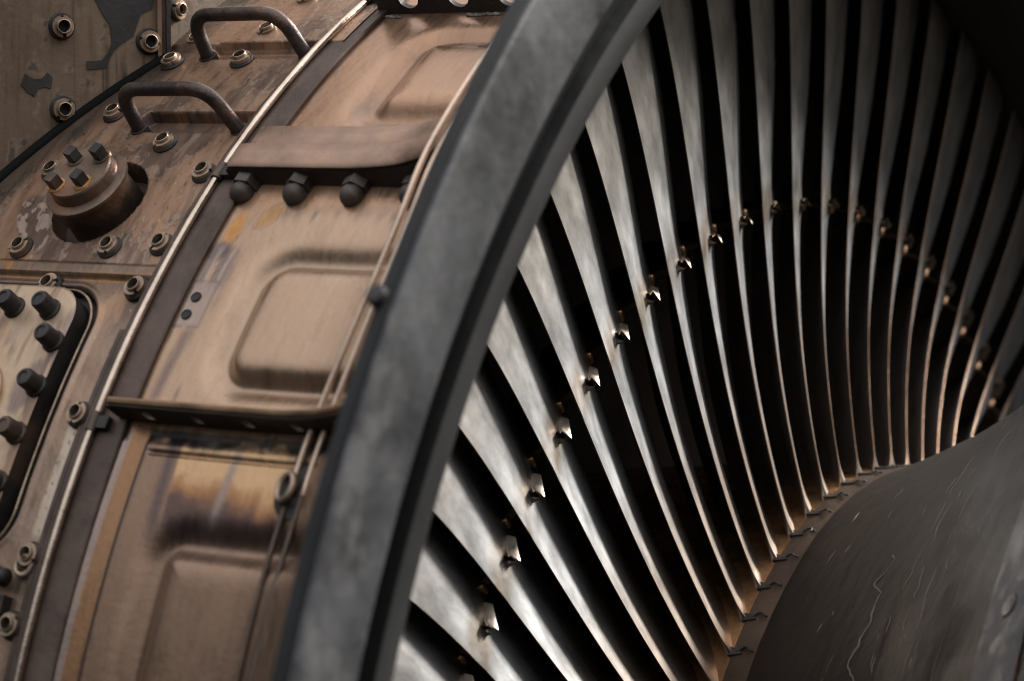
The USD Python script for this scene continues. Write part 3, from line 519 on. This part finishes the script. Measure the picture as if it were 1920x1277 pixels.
for k in range(NB):
    v, f, u, ti = blade_mesh(k)
    b = part(rot, 'blade', (v, f), 'blade', uv=u, tint=ti)
    # edge line, warm where it is worn bare
    rs = np.linspace(0.605, 1.40, 60)
    part(b, 'edge', tube(cyl(sweep(rs)+0.0003, PH+k*2*np.pi/NB+lean(rs), rs), 0.0008, 6), 'edge', True)
    # shroud wing from this blade to the next
    x, a, nx, na, th = section(1.0); i = 4
    t0 = PH+k*2*np.pi/NB; ta, tb = t0+a[i]-0.004, t0+a[i]+2*np.pi/NB-0.004
    nn = 12; tt = np.linspace(ta, tb-0.006, nn); q = np.linspace(0, 1, nn)
    xf = sweep(1.0)+x[i]+0.010-0.030*np.sin(np.pi*q)**0.7; th_ = 0.004+0.005*np.exp(-q/0.10)
    sec = np.stack([cyl(xf, tt, 1+th_), cyl(xf+0.010, tt, 1.0+0*tt), cyl(xf+0.006, tt, 1-0.004+0*tt), cyl(xf-0.075, tt, 1-0.004+0*tt), cyl(xf-0.075, tt, 1+th_)], 1)
    sec = np.concatenate([sec, sec[:, :1]], 1)
    tm = trimesh.Trimesh(sec.reshape(-1, 3), np.vstack([g_ for g_ in (lambda f4: (f4[:, [0, 1, 2]], f4[:, [0, 2, 3]]))(grid_faces(nn, 6))]), process=False); tm.fix_normals()
    sn = part(b, 'shroud', tm, 'shroud', 30)
    q3 = np.linspace(0, 1, 7); t3 = ta+0.033*q3; hh3 = 0.001+0.0115*(1-q3)**1.6; x3 = xf[0]+0.012-0.020*q3
    A3, B3, C3 = cyl(x3+0.004, t3, 0.998+0*q3), cyl(x3-0.004, t3, 1+hh3), cyl(x3-0.016, t3, 1+0*q3)
    v3 = np.concatenate([A3, B3, C3]); f3 = [[i_, i_+1, 8+i_, 7+i_] for i_ in range(6)]+[[7+i_, 8+i_, 15+i_, 14+i_] for i_ in range(6)]
    part(sn, 'fillet', (v3, np.array(f3)), 'snub', True)  # lit corner of the shroud, its brightness put into the colour
    F = frame(sweep(1.0)+x[i]-0.014, t0+a[i]+0.0476, 1.0)
    bx_ = trimesh.creation.icosphere(2, 1.0); bx_.vertices = np.sign(bx_.vertices)*np.abs(bx_.vertices)**0.75*[0.0065, 0.0065, 0.0105]; part(b, 'contact_pad', placed(bx_, F), 'pad')
part(rot, 'hub', (lambda m: (m[0], m[1]))(lathe([(-0.42, 0.56), (-0.2, 0.585), (0.0, 0.597), (0.112, 0.603)], 0, 2*math.pi, 264)), 'hub')
part(rot, 'hub_rim', lathe([(0.112, 0.603), (0.114, 0.6045), (0.149, 0.6060), (0.152, 0.58)], 0, 2*math.pi, 264), 'rim')
for k in range(NB):
    t = PH+k*2*np.pi/NB-0.2099
    g_ = np.random.default_rng(500+k).normal(0, 1, 6)
    pts = [(0.113, t, 0.0), (0.122+0.001*g_[0], t+0.004, 0.001), (0.127, t+0.018+0.003*g_[1], 0.001), (0.133+0.0015*g_[2], t+0.020+0.003*g_[3], 0.001), (0.137, t+0.010+0.002*g_[4], 0.001), (0.145, t+0.006+0.003*g_[5], 0.001)]
    q = round_path([cyl(a, b, 0.6045+(a-0.114)*0.14+c) for a, b, c in pts], 0.003, 4)
    part(rot, 'locking_tab', tube(q, 0.0016, 6), 'bore', True)
    w = sg.Polygon([(-0.004, -0.006), (0.016, 0.0), (0.012, 0.006), (-0.004, 0.008)]); part(rot, 'root_wedge', placed(ext(w, 0.004, -0.001), frame(0.112, t, 0.6045)), 'dark')

# ------------------------------------------------------------------ centre cone
cn = thing('centre_body', 'dark flared centre body with pale wrinkled drips, lower right', 'centre body', (0.4, 0, 0))
cx = [0.15, 0.20, 0.26, 0.32, 0.40, 0.48, 0.55, 0.61]; cr = [0.607, 0.628, 0.657, 0.690, 0.744, 0.812, 0.870, 0.930]
from scipy.interpolate import PchipInterpolator
cone_r = PchipInterpolator(cx+[0.70, 0.85], cr+[1.02, 1.15])
xs = np.linspace(0.149, 0.61, 60)
xg, tg = np.meshgrid(np.linspace(0.149, 0.61, 150), np.linspace(-1.5, 0.3, 420), indexing='ij')
wr = 0.0045*(fb(xg+0.05*np.sin(tg*3), tg, 26, 5, 4, 81)-0.5)+0.0018*(fb(xg, tg, 90, 14, 3, 82)-0.5); wr -= 0.0010*ss(0.58, 0.68, fb(xg, tg, 40, 6, 4, 83))
part(cn, 'cone_skin', (cyl(xg, tg, cone_r(xg)+wr).reshape(-1, 3), grid_faces(150, 420)[:, ::-1]), 'cone')
part(cn, 'cone_skin', lathe(np.stack([xs, cone_r(xs)-0.001], -1), 0.3, 2*math.pi-1.5, 200), 'cone')
xs = np.linspace(0.6105, 0.70, 12); part(cn, 'end_band', lathe(np.stack([xs, cone_r(xs)+0.002], -1), 0, 2*math.pi, 260), 'band')
xs = np.linspace(0.70, 0.85, 12); part(cn, 'end_cap', lathe(np.stack([xs, cone_r(xs)-0.002], -1), 0, 2*math.pi, 200), 'cone')
def cone_pt(x, t, o=0.0): return cyl(x, t, cone_r(x)+o)
rg = np.random.default_rng(11)
def drip(x0, t0, t1, wob, rad, slope=0.0):
    n = max(6, int(abs(t1-t0)/0.008)); t = np.linspace(t0, t1, n); x = x0+slope*(t-t0)+wob*(fbm(np.stack([t*22, np.full(n, x0*50), np.zeros(n)], -1), 4, 3)-0.5)
    w = rad*(0.35+0.65*np.sin(np.pi*np.linspace(0.04, 0.96, n))**0.5)*(0.6+0.8*noise(np.stack([t*60, np.full(n, x0*9), np.zeros(n)], -1), 5))
    part(cn, 'drip', tube(cone_pt(x, t, -0.0004), w, 6), 'crust', True)
def broken(x0, t0, t1, wob, rad, slope=0.0):
    t = t0
    while t < t1:
        e = min(t+rg.uniform(0.03, 0.14), t1); x = x0+slope*(t-t0)+0.5*wob*(noise(np.array([[t*9, x0*30, 1.0]]), 4)[0]-0.5)
        drip(x, t, e, wob*0.6, rad*rg.uniform(0.7, 1.3)); t = e+rg.uniform(0.0, 0.05)
broken(0.395, -1.02, -0.40, 0.03, 0.0014, 0.02); drip(0.345, -1.00, -0.66, 0.05, 0.0021); broken(0.46, -1.05, -0.45, 0.03, 0.0011, 0.03); broken(0.43, -0.88, -0.58, 0.04, 0.0015); broken(0.53, -1.0, -0.6, 0.02, 0.0009)
for _ in range(20):
    x = rg.uniform(0.19, 0.50); t = rg.uniform(-1.05, -0.30); drip(x, t, t+rg.uniform(0.015, 0.05), 0.02, rg.uniform(0.0009, 0.0017))
F0 = lambda x, t: (lambda v: cone_pt(np.full(len(v), x)+np.asarray(v)[:, 0], t+np.asarray(v)[:, 1]/0.97, 0.002+np.asarray(v)[:, 2]))
for t in (-0.94, -0.62, -1.26):
    part(cn, 'rivet', placed(rev([(0, 0.001), (0.008, 0.0025), (0.012, 0.003), (0.0145, 0.001), (0.015, -0.002)], 20), F0(0.655, t)), 'dark')

# ------------------------------------------------------------------ wires
for x0, r0, dt, lab in ((0.0, 1.512, 0.0, 'left strand of the pair of pale wires crossing the casing'), (0.012, 1.506, 0.006, 'right strand of the pair of pale wires crossing the casing')):
    w = thing('wire', lab, 'wire', (0.03, -1.2, 0.8))
    tt = np.linspace(-0.46, -1.05, 90); q = (tt+0.46)/(-0.59)
    xx = 0.045+x0*(1-0.3*q)+(-0.055+x0*0.9)*ss(0.6, 1.0, q); rr = r0+0.025+(R0+0.0105-r0-0.025)*ss(0.5, 1.0, q)+0.010*(1-q)
    p1 = cyl(xx, tt, rr)
    t2 = np.linspace(-1.055, -1.40, 50); q2 = np.linspace(0, 1, 50); p2 = cyl(-0.010+x0*1.6-0.02*q2*0, t2, R0+0.0105+0.004*np.sin(np.pi*q2))
    part(w, 'strand', tube(np.vstack([p1, p2[:2]]), 0.0040, 10), 'wire', True); part(w, 'strand', tube(p2[1:], 0.0036, 10), 'wire_shade', True, label='lower length of the wire, shade painted into its darker colour')
